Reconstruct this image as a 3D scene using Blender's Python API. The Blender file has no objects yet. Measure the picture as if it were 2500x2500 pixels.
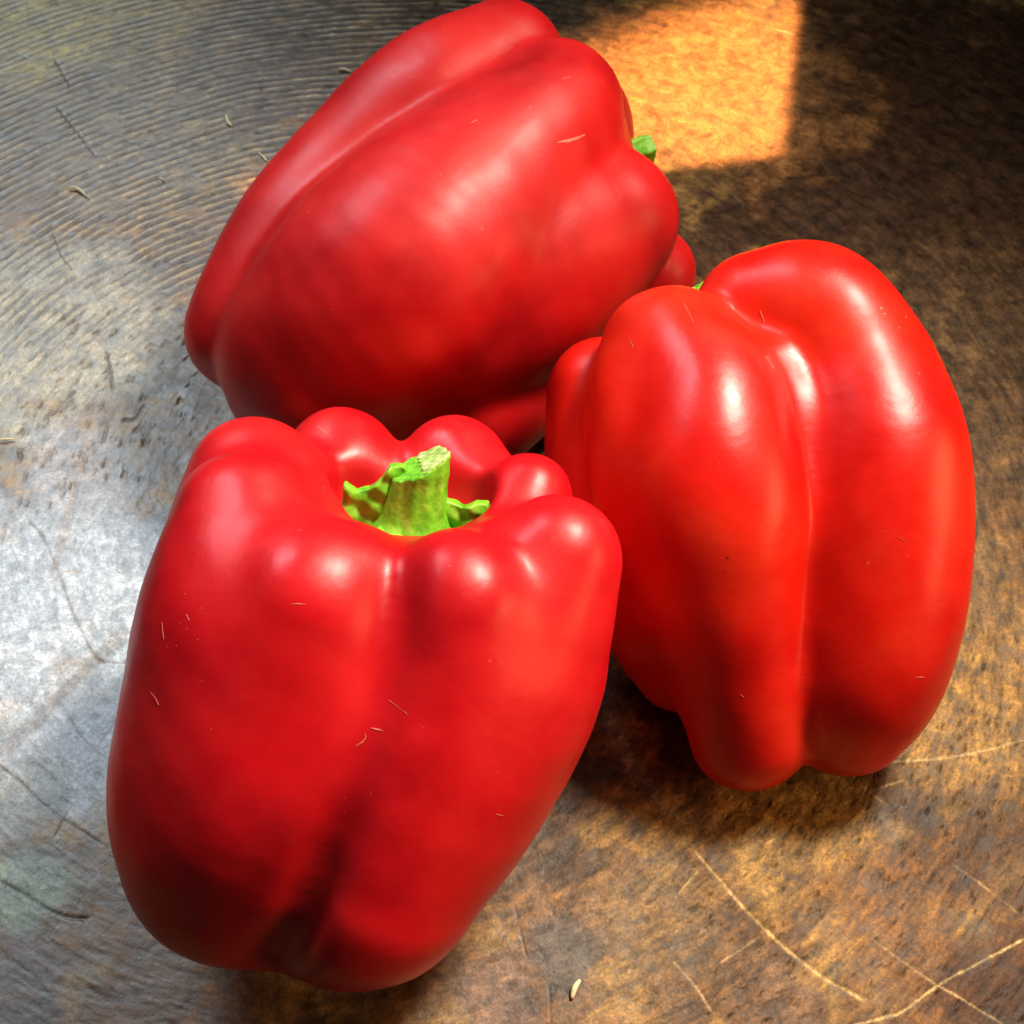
import bpy, math, random
import numpy as np
from mathutils import Vector, Matrix

# ------------------------------------------------------------------ camera
S = bpy.context.scene
COL = S.collection
MM = 0.001
cam_d = bpy.data.cameras.new("camera"); cam = bpy.data.objects.new("camera", cam_d)
COL.objects.link(cam); S.camera = cam
PITCH = math.radians(55)
cam.location = (0, -0.290*math.cos(PITCH), 0.290*math.sin(PITCH))
cam.rotation_euler = (math.radians(90)-PITCH, 0, 0)
cam_d.angle = 2*math.atan(1250/3434.0)
cam_d.clip_start = 0.01; cam_d.clip_end = 20
cam_d.dof.use_dof = True; cam_d.dof.focus_distance = 0.228; cam_d.dof.aperture_fstop = 60

# ------------------------------------------------------------------ world and lamps
W = bpy.data.worlds.new("World"); S.world = W; W.use_nodes = True
bg = W.node_tree.nodes["Background"]
bg.inputs[0].default_value = (1.0, 0.93, 0.88, 1); bg.inputs[1].default_value = 0.028

def aim(o, target):
    o.rotation_euler = (Vector(target)-o.location).to_track_quat('-Z', 'Y').to_euler()

def area(name, loc, target, sx, sy, power, colour, spread=180):
    l = bpy.data.lights.new(name, 'AREA'); l.shape = 'RECTANGLE'; l.size = sx; l.size_y = sy
    l.energy = power; l.color = colour; l.spread = math.radians(spread)
    o = bpy.data.objects.new(name, l); COL.objects.link(o); o.location = loc; aim(o, target); return o

def spot(name, loc, target, power, colour, angle, blend, radius):
    l = bpy.data.lights.new(name, 'SPOT'); l.energy = power; l.color = colour
    l.spot_size = math.radians(angle); l.spot_blend = blend; l.shadow_soft_size = radius
    o = bpy.data.objects.new(name, l); COL.objects.link(o); o.location = loc; aim(o, target); return o

area("window_light", (-0.38, 0.36, 0.54), (-0.14, 0.0, 0.0), 0.40, 0.30, 0.38, (0.78, 0.91, 1.0), 43)
area("key_light", (0.20, 0.12, 0.42), (-0.03, -0.09, 0), 0.10, 0.10, 0.44, (1.0, 0.88, 0.72), 53)
area("warm_light", (0.36, -0.12, 0.15), (0.04, -0.08, 0.01), 0.30, 0.14, 0.12, (1.0, 0.62, 0.28), 60)

# the shaft of low sun that comes through a gap: a collimated lamp shaped by three edges
SUN_POS = Vector((0.17, 0.30, 0.22)); SUN_TGT = Vector((0.045, 0.145, 0.0))
sunp = area("sun_shaft", SUN_POS, SUN_TGT, 0.16, 0.16, 0.46, (1.0, 0.50, 0.18), 1.0)
def sun_mask():
    l = sunp.data; l.use_nodes = True; nt = l.node_tree; N = nt.nodes; Lk = nt.links
    em = N["Emission"]
    M = sunp.rotation_euler.to_matrix(); ux, uy, d = M @ Vector((1,0,0)), M @ Vector((0,1,0)), M @ Vector((0,0,-1))
    geo = N.new("ShaderNodeNewGeometry"); sep = N.new("ShaderNodeSeparateXYZ"); Lk.new(geo.outputs["Parametric"], sep.inputs[0])
    def lampuv(x, y):
        p = Vector((x*MM, y*MM, 0)); t = -(p-SUN_POS).dot(d)
        q = p + d*t - SUN_POS
        return q.dot(ux)/0.16+0.5, q.dot(uy)/0.16+0.5
    tot = None
    inside = lampuv(53.0, 129.5)
    for (p, q, soft) in [((79.68, 172.95), (67.84, 109.8), 0.018), ((67.84, 109.8), (28.48, 103.3), 0.022), ((19.67, 148.77), (55.54, 172.95), 0.16)]:
        a, b = lampuv(*p), lampuv(*q)
        nx, ny = (b[1]-a[1]), -(b[0]-a[0]); L = math.hypot(nx, ny); nx /= L; ny /= L
        c = -(nx*a[0]+ny*a[1])
        if nx*inside[0]+ny*inside[1]+c < 0: nx, ny, c = -nx, -ny, -c
        m1 = N.new("ShaderNodeMath"); m1.operation = 'MULTIPLY'; m1.inputs[1].default_value = nx; Lk.new(sep.outputs[0], m1.inputs[0])
        m2 = N.new("ShaderNodeMath"); m2.operation = 'MULTIPLY_ADD'; m2.inputs[1].default_value = ny; Lk.new(sep.outputs[1], m2.inputs[0]); Lk.new(m1.outputs[0], m2.inputs[2])
        mr = N.new("ShaderNodeMapRange"); mr.interpolation_type = 'SMOOTHSTEP'
        mr.inputs["From Min"].default_value = -c-soft/2; mr.inputs["From Max"].default_value = -c+soft/2
        Lk.new(m2.outputs[0], mr.inputs["Value"])
        if tot is None: tot = mr.outputs[0]
        else:
            mm = N.new("ShaderNodeMath"); mm.operation = 'MULTIPLY'; Lk.new(tot, mm.inputs[0]); Lk.new(mr.outputs[0], mm.inputs[1]); tot = mm.outputs[0]
    Lk.new(tot, em.inputs["Strength"])
sun_mask()

vs = S.view_settings; vs.view_transform = 'Standard'; vs.look = 'None'; vs.exposure = 0; vs.gamma = 1; vs.use_curve_mapping = False
S.cycles.use_denoising = True

# ------------------------------------------------------------------ helpers
def tag(o, label=None, cat=None, group=None, kind=None):
    if label: o['label'] = label
    if cat: o['category'] = cat
    if group: o['group'] = group
    if kind: o['kind'] = kind
    return o

def mesh_obj(name, V, F, mat, parent=None, smooth=True):
    me = bpy.data.meshes.new(name)
    V = np.asarray(V, np.float32); F = np.asarray(F, np.int32)
    me.vertices.add(len(V)); me.vertices.foreach_set("co", V.ravel())
    k = F.shape[1]
    me.loops.add(F.size); me.loops.foreach_set("vertex_index", F.ravel())
    me.polygons.add(len(F)); me.polygons.foreach_set("loop_start", np.arange(0, F.size, k, dtype=np.int32))
    me.polygons.foreach_set("use_smooth", np.full(len(F), smooth))
    me.update(calc_edges=True); me.validate()
    me.materials.append(mat)
    o = bpy.data.objects.new(name, me); COL.objects.link(o)
    if parent: o.parent = parent
    return o

def surface_nets(f, lo, h):
    """quads of the zero surface of a sampled distance field"""
    ins = f < 0
    nx, ny, nz = f.shape
    c = np.zeros((nx-1, ny-1, nz-1, 3), np.float32); n = np.zeros((nx-1, ny-1, nz-1), np.float32)
    for ax in range(3):
        sl0 = [slice(None)]*3; sl1 = [slice(None)]*3
        sl0[ax] = slice(0, -1); sl1[ax] = slice(1, None)
        a, b = f[tuple(sl0)], f[tuple(sl1)]
        cr = ins[tuple(sl0)] != ins[tuple(sl1)]
        t = np.where(cr, a/np.where(cr, a-b, 1), 0).astype(np.float32)
        o1, o2 = [k for k in range(3) if k != ax]
        for d1 in (0, 1):
            for d2 in (0, 1):
                s = [slice(None)]*3
                s[o1] = slice(d1, cr.shape[o1]-1+d1); s[o2] = slice(d2, cr.shape[o2]-1+d2)
                m = cr[tuple(s)].astype(np.float32)
                n += m
                c[..., ax] += t[tuple(s)]*m; c[..., o1] += d1*m; c[..., o2] += d2*m
    act = n > 0
    idx = -np.ones(act.shape, np.int64); idx[act] = np.arange(act.sum())
    g = np.argwhere(act).astype(np.float32)
    V = (g + c[act]/n[act][:, None])*h + np.asarray(lo, np.float32)
    Q = []
    for ax in range(3):
        o1, o2 = (ax+1) % 3, (ax+2) % 3
        sl0 = [slice(1, -1)]*3; sl1 = [slice(1, -1)]*3
        sl0[ax] = slice(0, -1); sl1[ax] = slice(1, None)
        a, b = ins[tuple(sl0)], ins[tuple(sl1)]
        e = np.argwhere(a != b)
        flip = a[tuple(e.T)]
        e = e + 1; e[:, ax] -= 1
        def cell(d1, d2):
            q = e.copy(); q[:, o1] -= d1; q[:, o2] -= d2
            return idx[tuple(q.T)]
        q = np.stack([cell(1, 1), cell(0, 1), cell(0, 0), cell(1, 0)], 1)
        q[~flip] = q[~flip][:, ::-1]
        Q.append(q)
    return V, np.concatenate(Q)

def relax(V, Q, it=3):
    e = np.concatenate([Q[:, [0, 1]], Q[:, [1, 2]], Q[:, [2, 3]], Q[:, [3, 0]]])
    n = len(V)
    for k in range(it):
        for w in (0.55, -0.57) if k % 2 == 0 else (0.5, -0.4):
            s = np.stack([np.bincount(e[:, 0], V[e[:, 1], j], n) + np.bincount(e[:, 1], V[e[:, 0], j], n) for j in range(3)], 1)
            c = np.bincount(e[:, 0], minlength=n) + np.bincount(e[:, 1], minlength=n)
            V = V + w*(s/c[:, None] - V)
    return V

def catmull(P, sub=7):
    P = np.asarray(P, float)
    if len(P) == 2: return np.stack([P[0]+(P[1]-P[0])*t for t in np.linspace(0, 1, 3)])
    E = np.concatenate([[2*P[0]-P[1]], P, [2*P[-1]-P[-2]]]); out = []
    for i in range(len(P)-1):
        p0, p1, p2, p3 = E[i:i+4]
        for t in np.arange(sub)/sub:
            out.append(0.5*((2*p1)+(p2-p0)*t+(2*p0-5*p1+4*p2-p3)*t*t+(3*p1-p0-3*p2+p3)*t**3))
    out.append(P[-1]); return np.array(out)

def chain_sdf(X, Y, Z, ch):
    C = catmull(ch); d = np.full(X.shape, 1e9, np.float32)
    for a, b in zip(C, C[1:]):
        ab = b[:3]-a[:3]; L2 = float(ab@ab)
        t = np.clip(((X-a[0])*ab[0]+(Y-a[1])*ab[1]+(Z-a[2])*ab[2])/L2, 0, 1).astype(np.float32)
        dd = np.sqrt((X-a[0]-t*ab[0])**2+(Y-a[1]-t*ab[1])**2+(Z-a[2]-t*ab[2])**2) - (a[3]+t*(b[3]-a[3]))
        np.minimum(d, dd.astype(np.float32), out=d)
    return d

def smin(a, b, k):
    h = np.maximum(k-np.abs(a-b), 0)/k
    return np.minimum(a, b)-h*h*h*k/6

def grid(lo, hi, h):
    ax = [np.arange(lo[i], hi[i]+h, h, dtype=np.float32) for i in range(3)]
    return np.meshgrid(*ax, indexing='ij')

def waves(X, Y, Z, seed, lam, n=7):
    r = np.random.RandomState(seed); s = np.zeros_like(X)
    for _ in range(n):
        v = r.normal(size=3); v /= np.linalg.norm(v); v *= 2*math.pi/(lam*r.uniform(.7, 1.5))
        s += np.sin(X*v[0]+Y*v[1]+Z*v[2]+r.uniform(0, 6.28))
    return s/n

def pepper_skin(name, spec, seed, mat, parent, h=0.66):
    allc = np.array([s for l in spec['lobes'] for s in l])
    lo = (allc[:, :3]-allc[:, 3:]).min(0)-2.5; hi = (allc[:, :3]+allc[:, 3:]).max(0)+2.5
    X, Y, Z = grid(lo, hi, h)
    core = None
    for ch in spec['core']:
        d = chain_sdf(X, Y, Z, ch); core = d if core is None else smin(core, d, 6)
    body = None
    for ch in spec['lobes']:
        d = smin(chain_sdf(X, Y, Z, ch), core, spec.get('kb', 7.0))
        body = d if body is None else smin(body, d, spec['k'])
    for ch in spec['cav']:
        c = chain_sdf(X, Y, Z, ch); body = -smin(-body, c, spec['kc']*3)
    for ch in spec.get('groove', []):
        body = -smin(-body, chain_sdf(X, Y, Z, ch), 6.0)
    body = body + 0.55*waves(X, Y, Z, seed, 26) + 0.2*waves(X, Y, Z, seed+5, 10)
    body = np.maximum(body, 0.15-Z)          # settles flat where it touches the board
    for _ in range(spec['blur']):
        for ax in range(3):
            body[1:-1] = .25*body[:-2]+.5*body[1:-1]+.25*body[2:]
            body = np.moveaxis(body, 0, 2)
    V, Q = surface_nets(body, lo, h)
    V = relax(V, Q, 18)
    return mesh_obj(name, V*MM, Q, mat, parent)

# ------------------------------------------------------------------ materials
def new_mat(name):
    m = bpy.data.materials.new(name); m.use_nodes = True
    return m, m.node_tree.nodes, m.node_tree.links, m.node_tree.nodes["Principled BSDF"]

def noise(N, L, scale, detail=3, rough=0.5, vec=None, dist=0):
    n = N.new("ShaderNodeTexNoise"); n.inputs["Scale"].default_value = scale; n.inputs["Detail"].default_value = detail
    n.inputs["Roughness"].default_value = rough; n.inputs["Distortion"].default_value = dist
    if vec: L.new(vec, n.inputs["Vector"])
    return n

def ramp(N, L, fac, stops):
    r = N.new("ShaderNodeValToRGB"); e = r.color_ramp.elements
    e[0].position, e[0].color = stops[0][0], stops[0][1]; e[1].position, e[1].color = stops[-1][0], stops[-1][1]
    for p, c in stops[1:-1]:
        x = e.new(p); x.color = c
    L.new(fac, r.inputs[0]); return r

def g(v): return (v, v, v, 1)

def mat_skin(name, dark, mid, light, dull=0.0):
    m, N, L, b = new_mat(name)
    tc = N.new("ShaderNodeTexCoord").outputs["Object"]
    n1 = noise(N, L, 45, 3, .5, tc)
    c = ramp(N, L, n1.outputs[0], [(.28, dark+(1,)), (.5, mid+(1,)), (.74, light+(1,))])
    # tiny pale lenticels and dust
    v = N.new("ShaderNodeTexVoronoi"); v.inputs["Scale"].default_value = 330; L.new(tc, v.inputs["Vector"])
    dots = ramp(N, L, v.outputs["Distance"], [(.0, g(1)), (.10, g(0))])
    n2 = noise(N, L, 60, 2, .5, tc)
    sel = ramp(N, L, n2.outputs[0], [(.60, g(0)), (.70, g(1))])
    mu = N.new("ShaderNodeMath"); mu.operation = 'MULTIPLY'; L.new(dots.outputs[0], mu.inputs[0]); L.new(sel.outputs[0], mu.inputs[1])
    mu2 = N.new("ShaderNodeMath"); mu2.operation = 'MULTIPLY'; mu2.inputs[1].default_value = .5; L.new(mu.outputs[0], mu2.inputs[0])
    mx = N.new("ShaderNodeMixRGB"); mx.inputs[2].default_value = (.85, .22, .13, 1); L.new(mu2.outputs[0], mx.inputs[0]); L.new(c.outputs[0], mx.inputs[1])
    L.new(mx.outputs[0], b.inputs["Base Color"])
    n3 = noise(N, L, 90, 4, .6, tc)
    r = ramp(N, L, n3.outputs[0], [(.3, g(.29+dull)), (.7, g(.43+dull))]); L.new(r.outputs[0], b.inputs["Roughness"])
    b.inputs["Subsurface Weight"].default_value = .12; b.inputs["Subsurface Radius"].default_value = (1, .12, .06); b.inputs["Subsurface Scale"].default_value = .004
    b.inputs["Specular IOR Level"].default_value = .32; b.inputs["Coat Weight"].default_value = .06; b.inputs["Coat Roughness"].default_value = .22
    n4 = noise(N, L, 900, 2, .5, tc); n5 = noise(N, L, 120, 2, .5, tc)
    ad = N.new("ShaderNodeMath"); ad.operation = 'MULTIPLY_ADD'; ad.inputs[1].default_value = 5; L.new(n5.outputs[0], ad.inputs[0]); L.new(n4.outputs[0], ad.inputs[2])
    bp = N.new("ShaderNodeBump"); bp.inputs["Strength"].default_value = .25; bp.inputs["Distance"].default_value = .0001
    L.new(ad.outputs[0], bp.inputs["Height"]); L.new(bp.outputs[0], b.inputs["Normal"])
    return m

def mat_green(name, dark, mid, light):
    m, N, L, b = new_mat(name)
    tc = N.new("ShaderNodeTexCoord").outputs["Object"]
    n = noise(N, L, 420, 4, .6, tc)
    c = ramp(N, L, n.outputs[0], [(.3, dark+(1,)), (.5, mid+(1,)), (.68, light+(1,))]); L.new(c.outputs[0], b.inputs["Base Color"])
    b.inputs["Roughness"].default_value = .45
    b.inputs["Subsurface Weight"].default_value = .2; b.inputs["Subsurface Radius"].default_value = (.5, 1, .2); b.inputs["Subsurface Scale"].default_value = .001
    n2 = noise(N, L, 1300, 3, .6, tc)
    bp = N.new("ShaderNodeBump"); bp.inputs["Strength"].default_value = .6; bp.inputs["Distance"].default_value = .0002
    L.new(n2.outputs[0], bp.inputs["Height"]); L.new(bp.outputs[0], b.inputs["Normal"])
    return m

def mat_plain(name, col, rough=.5):
    m, N, L, b = new_mat(name)
    tc = N.new("ShaderNodeTexCoord").outputs["Object"]
    n = noise(N, L, 900, 2, .5, tc)
    c = ramp(N, L, n.outputs[0], [(.3, tuple(x*.75 for x in col)+(1,)), (.7, tuple(min(1, x*1.15) for x in col)+(1,))])
    L.new(c.outputs[0], b.inputs["Base Color"]); b.inputs["Roughness"].default_value = rough
    return m

def mat_board():
    m, N, L, b = new_mat("worn_wood")
    tc = N.new("ShaderNodeTexCoord").outputs["Object"]
    at = N.new("ShaderNodeAttribute"); at.attribute_name = "stain_and_light"
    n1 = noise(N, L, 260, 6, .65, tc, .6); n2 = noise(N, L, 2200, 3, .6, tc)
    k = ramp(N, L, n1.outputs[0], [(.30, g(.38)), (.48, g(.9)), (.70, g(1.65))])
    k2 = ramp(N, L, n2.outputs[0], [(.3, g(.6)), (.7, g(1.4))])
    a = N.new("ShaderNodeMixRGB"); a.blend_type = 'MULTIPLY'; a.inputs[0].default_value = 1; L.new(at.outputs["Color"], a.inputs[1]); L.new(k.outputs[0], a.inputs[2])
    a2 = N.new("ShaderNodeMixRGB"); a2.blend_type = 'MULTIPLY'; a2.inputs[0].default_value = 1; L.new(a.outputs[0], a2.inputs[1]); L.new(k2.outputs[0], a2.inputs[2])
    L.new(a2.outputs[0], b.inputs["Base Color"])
    r = ramp(N, L, n1.outputs[0], [(.3, g(.40)), (.7, g(.60))]); L.new(r.outputs[0], b.inputs["Roughness"])
    mr = N.new("ShaderNodeMapRange"); mr.inputs["To Min"].default_value = .16; mr.inputs["To Max"].default_value = 1.0
    L.new(at.outputs["Alpha"], mr.inputs["Value"]); L.new(mr.outputs[0], b.inputs["Specular IOR Level"])
    bp = N.new("ShaderNodeBump"); bp.inputs["Strength"].default_value = .7; bp.inputs["Distance"].default_value = .00012
    ad = N.new("ShaderNodeMath"); ad.operation = 'MULTIPLY_ADD'; ad.inputs[1].default_value = .5; L.new(n2.outputs[0], ad.inputs[0]); L.new(n1.outputs[0], ad.inputs[2])
    L.new(ad.outputs[0], bp.inputs["Height"]); L.new(bp.outputs[0], b.inputs["Normal"])
    return m

M_SKIN = [mat_skin('crimson_skin', (.38, .002, .005), (.56, .004, .008), (.68, .012, .012), .04),
          mat_skin('orange_red_skin', (.48, .003, .002), (.68, .009, .003), (.76, .026, .006)),
          mat_skin('deep_red_skin', (.36, .002, .004), (.54, .005, .006), (.66, .016, .010), .12)]
M_STEM = mat_green("green_stem", (.08, .33, .006), (.16, .50, .012), (.30, .64, .05))
M_CUT = mat_green("cut_stem", (.24, .40, .06), (.36, .50, .13), (.55, .64, .28))
M_BOARD = mat_board()

# ------------------------------------------------------------------ the board
def smoothnoise(x, y, lam, seed):
    """value noise on a lattice of the given size, in mm"""
    r = np.random.RandomState(seed); T = r.rand(257, 257)
    u = x/lam+500.3; v = y/lam+500.7
    i = np.floor(u).astype(int); j = np.floor(v).astype(int); fu = u-i; fv = v-j
    fu = fu*fu*(3-2*fu); fv = fv*fv*(3-2*fv); i %= 256; j %= 256
    return (T[i, j]*(1-fu)+T[i+1, j]*fu)*(1-fv)+(T[i, j+1]*(1-fu)+T[i+1, j+1]*fu)*fv

def fbm(x, y, lam, seed, o=4):
    s = 0; a = .5
    for k in range(o):
        s = s+a*smoothnoise(x, y, lam/2**k, seed+k); a /= 2
    return s/(1-.5**o)

def build_board():
    NY, NX = 1000, 1000
    v = np.linspace(0, 1, NY)[:, None]; u = np.linspace(-1, 1, NX)[None, :]
    y = -112+ (300)*v**1.12 + 0*u; hw = 96+(y+112)*.235
    x = u*hw
    R0 = (-27.0, 0.0)
    rx, ry = x-R0[0], y-R0[1]; rho = np.hypot(rx, ry); phi = np.arctan2(ry, rx)
    arc = phi*rho.mean()
    z = np.zeros_like(x)
    base = np.array([.17, .082, .024])
    col = np.ones(x.shape+(3,))*base
    f1 = fbm(x, y, 26, 1); f2 = fbm(x, y, 9, 7); f3 = fbm(arc, rho*5, 14, 9)
    def blend(c, w): 
        col[:] = col*(1-w[..., None])+np.array(c)*w[..., None]
    def sstep(a, b, t):
        t = np.clip((t-a)/(b-a), 0, 1); return t*t*(3-2*t)
    blend((.06, .034, .018), .85*sstep(.48, .62, f1))
    blend((.32, .18, .045), .7*sstep(.52, .68, f2))
    blend((.085, .045, .022), .6*sstep(.55, .70, f3))
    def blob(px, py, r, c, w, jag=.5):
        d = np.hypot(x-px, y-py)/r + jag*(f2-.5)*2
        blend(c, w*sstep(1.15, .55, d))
    for (px, py), r, c, w in [((51.09, -68.61), 16, (0.32, 0.18, 0.045), 0.9), ((83.54, -42.49), 22, (0.34, 0.19, 0.045), 0.9), ((91.69, -19.81), 14, (0.2, 0.11, 0.03), 0.7), ((66.08, -89.16), 18, (0.2, 0.085, 0.02), 0.8), ((81.14, -97.39), 12, (0.07, 0.028, 0.012), 0.8), ((88.53, -74.69), 10, (0.09, 0.04, 0.016), 0.6), ((24.55, -85.63), 12, (0.2, 0.12, 0.045), 0.6), ((9.0, -91.25), 7, (0.07, 0.062, 0.055), 0.8), ((-3.39, -99.39), 8, (0.16, 0.1, 0.075), 0.6), ((44.1, -99.39), 9, (0.16, 0.09, 0.05), 0.7), ((-132.69, 161.99), 28, (0.48, 0.36, 0.12), 0.9), ((-103.7, 169.26), 22, (0.42, 0.31, 0.11), 0.7), ((-89.03, 121.47), 36, (0.26, 0.2, 0.13), 0.7), ((-48.99, 146.19), 38, (0.1, 0.06, 0.035), 0.8), ((-5.58, 161.99), 30, (0.06, 0.035, 0.02), 0.7), ((107.26, 106.0), 80, (0.05, 0.022, 0.009), 0.95), ((95.8, 146.19), 34, (0.07, 0.03, 0.011), 0.9), ((106.4, 38.86), 40, (0.1, 0.055, 0.022), 0.8), ((-108.79, 51.08), 34, (0.42, 0.37, 0.27), 0.85), ((-90.88, -19.81), 30, (0.42, 0.46, 0.51), 0.9), ((-81.25, -50.98), 22, (0.46, 0.5, 0.54), 0.8), ((-90.52, 10.52), 16, (0.34, 0.33, 0.34), 0.7), ((-87.2, -63.15), 9, (0.24, 0.24, 0.2), 0.7), ((-84.77, -79.13), 8, (0.3, 0.36, 0.26), 0.8), ((-79.77, -97.39), 9, (0.12, 0.1, 0.1), 0.7), ((-61.57, -96.04), 10, (0.12, 0.06, 0.03), 0.7), ((-43.96, -100.72), 10, (0.16, 0.08, 0.035), 0.6), ((-20.09, -24.52), 1, (0.1, 0.1, 0.1), 0.01), ((53.73, 137.74), 40, (0.42, 0.19, 0.06), 0.85)]: blob(px, py, r, c, w)  # stains, plus painted left window sheen, upper right shade and sun patch warmth
    # lathe ribs in the upper left, broken up along their length
    bro = fbm(arc, rho*1.7, 5, 21)
    ribmask = sstep(60, 95, rho)*sstep(1.25, 1.6, phi)*sstep(3.05, 2.5, phi)*sstep(.30, .52, bro)*(.65+.35*sstep(.35, .6, f2))
    lam = 2.5
    wav = np.sin(2*math.pi*(rho+3.0*fbm(arc, rho*.6, 24, 31))/lam)
    z += .10*wav*ribmask
    blend((.36, .28, .17), .9*ribmask*sstep(.2, .95, wav)); blend((.05, .028, .014), .85*ribmask*sstep(-.1, -.9, wav))
    # pits and raised chips, drawn out along the turning direction
    r = random.Random(4)
    xs = np.array([x[j, -1] for j in range(NY)]); yrow = y[:, 0]
    def stamp(px, py, ang, ln, wd, depth, dark, chip=(.05, .03, .018), flat=False):
        j0, j1 = np.searchsorted(yrow, [py-ln, py+ln])
        if j1-j0 < 2: return
        w = xs[(j0+j1)//2 if (j0+j1)//2 < NY else NY-1]
        i0 = int((px-ln*1.2+w)/(2*w)*(NX-1)); i1 = int((px+ln*1.2+w)/(2*w)*(NX-1))+2
        i0 = max(i0, 0); i1 = min(i1, NX)
        if i1-i0 < 2: return
        sl = (slice(j0, j1), slice(i0, i1))
        dx, dy = x[sl]-px, y[sl]-py; ca, sa = math.cos(ang), math.sin(ang)
        a = dx*ca+dy*sa; c = -dx*sa+dy*ca
        e = (a/ln*2)**2+((c+.25*wd*np.sin(a/ln*5+px))/wd*2)**2
        k = np.exp(-e*1.2)
        lip = np.exp(-((a/ln*2)**2+((c-wd*.7)/wd*2.6)**2)*1.2)
        z[sl] += -depth*k+(0 if flat else depth*.55*lip)
        kk = (np.clip(k*1.2, 0, 1)*dark)[..., None]
        col[sl] = col[sl]*(1-kk)+np.array(chip)*kk
    zones = [((70.15, -85.63), 42, 900, 1.5, 0.42, 0.28, 0.95), ((88.04, -55.11), 26, 300, 2.0, 0.42, 0.28, 0.9), ((42.81, -78.4), 32, 230, 1.6, 0.4, 0.12, 0.3), ((-87.96, 31.78), 24, 130, 2.4, 0.8, 0.45, 1.0), ((-105.89, 27.16), 26, 60, 3.2, 0.9, 0.3, 0.6), ((-95.42, 13.77), 14, 22, 2.4, 0.8, 0.3, 0.7), ((-111.96, 77.25), 45, 420, 2.6, 0.8, 0.16, 0.4), ((-95.47, 129.5), 60, 600, 3.0, 0.9, 0.14, 0.35), ((-87.41, -42.49), 30, 110, 1.5, 0.35, 0.1, 0.5), ((3.45, -92.63), 30, 140, 1.4, 0.35, 0.1, 0.4)]
    for (cx, cy), R, n, ln, wd, dp, dk in zones:
        for _ in range(n):
            q = r.random()**.5*R; t = r.uniform(0, 6.283); px, py = cx+q*math.cos(t), cy+q*math.sin(t)*1.1
            ang = math.atan2(py-R0[1], px-R0[0])+math.pi/2+r.gauss(0, .12)
            s = r.uniform(.3, 1.0)
            stamp(px, py, ang, ln*s, wd*s*r.uniform(.7, 1.2), dp*s, dk*r.uniform(.4, 1))
    # long scratches and cuts
    def scratch(pts, wd, depth, c, w):
        C = catmull([p+(0, 0) for p in pts], 40)[:, :2] if len(pts) > 2 else np.linspace(pts[0], pts[1], 90)
        L = np.hypot(*np.diff(C, axis=0).T).sum(); n = max(8, int(L/.35))
        t = np.linspace(0, 1, n)
        P = np.stack([np.interp(t, np.linspace(0, 1, len(C)), C[:, k]) for k in (0, 1)], 1)
        for a, b in zip(P, P[1:]):
            ang = math.atan2(b[1]-a[1], b[0]-a[0])
            stamp((a[0]+b[0])/2+r.gauss(0, .03), (a[1]+b[1])/2+r.gauss(0, .03), ang, 1.3, wd*r.uniform(.6, 1.2), depth*.4, w*.55*r.uniform(.3, 1.3), c, True)
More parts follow.
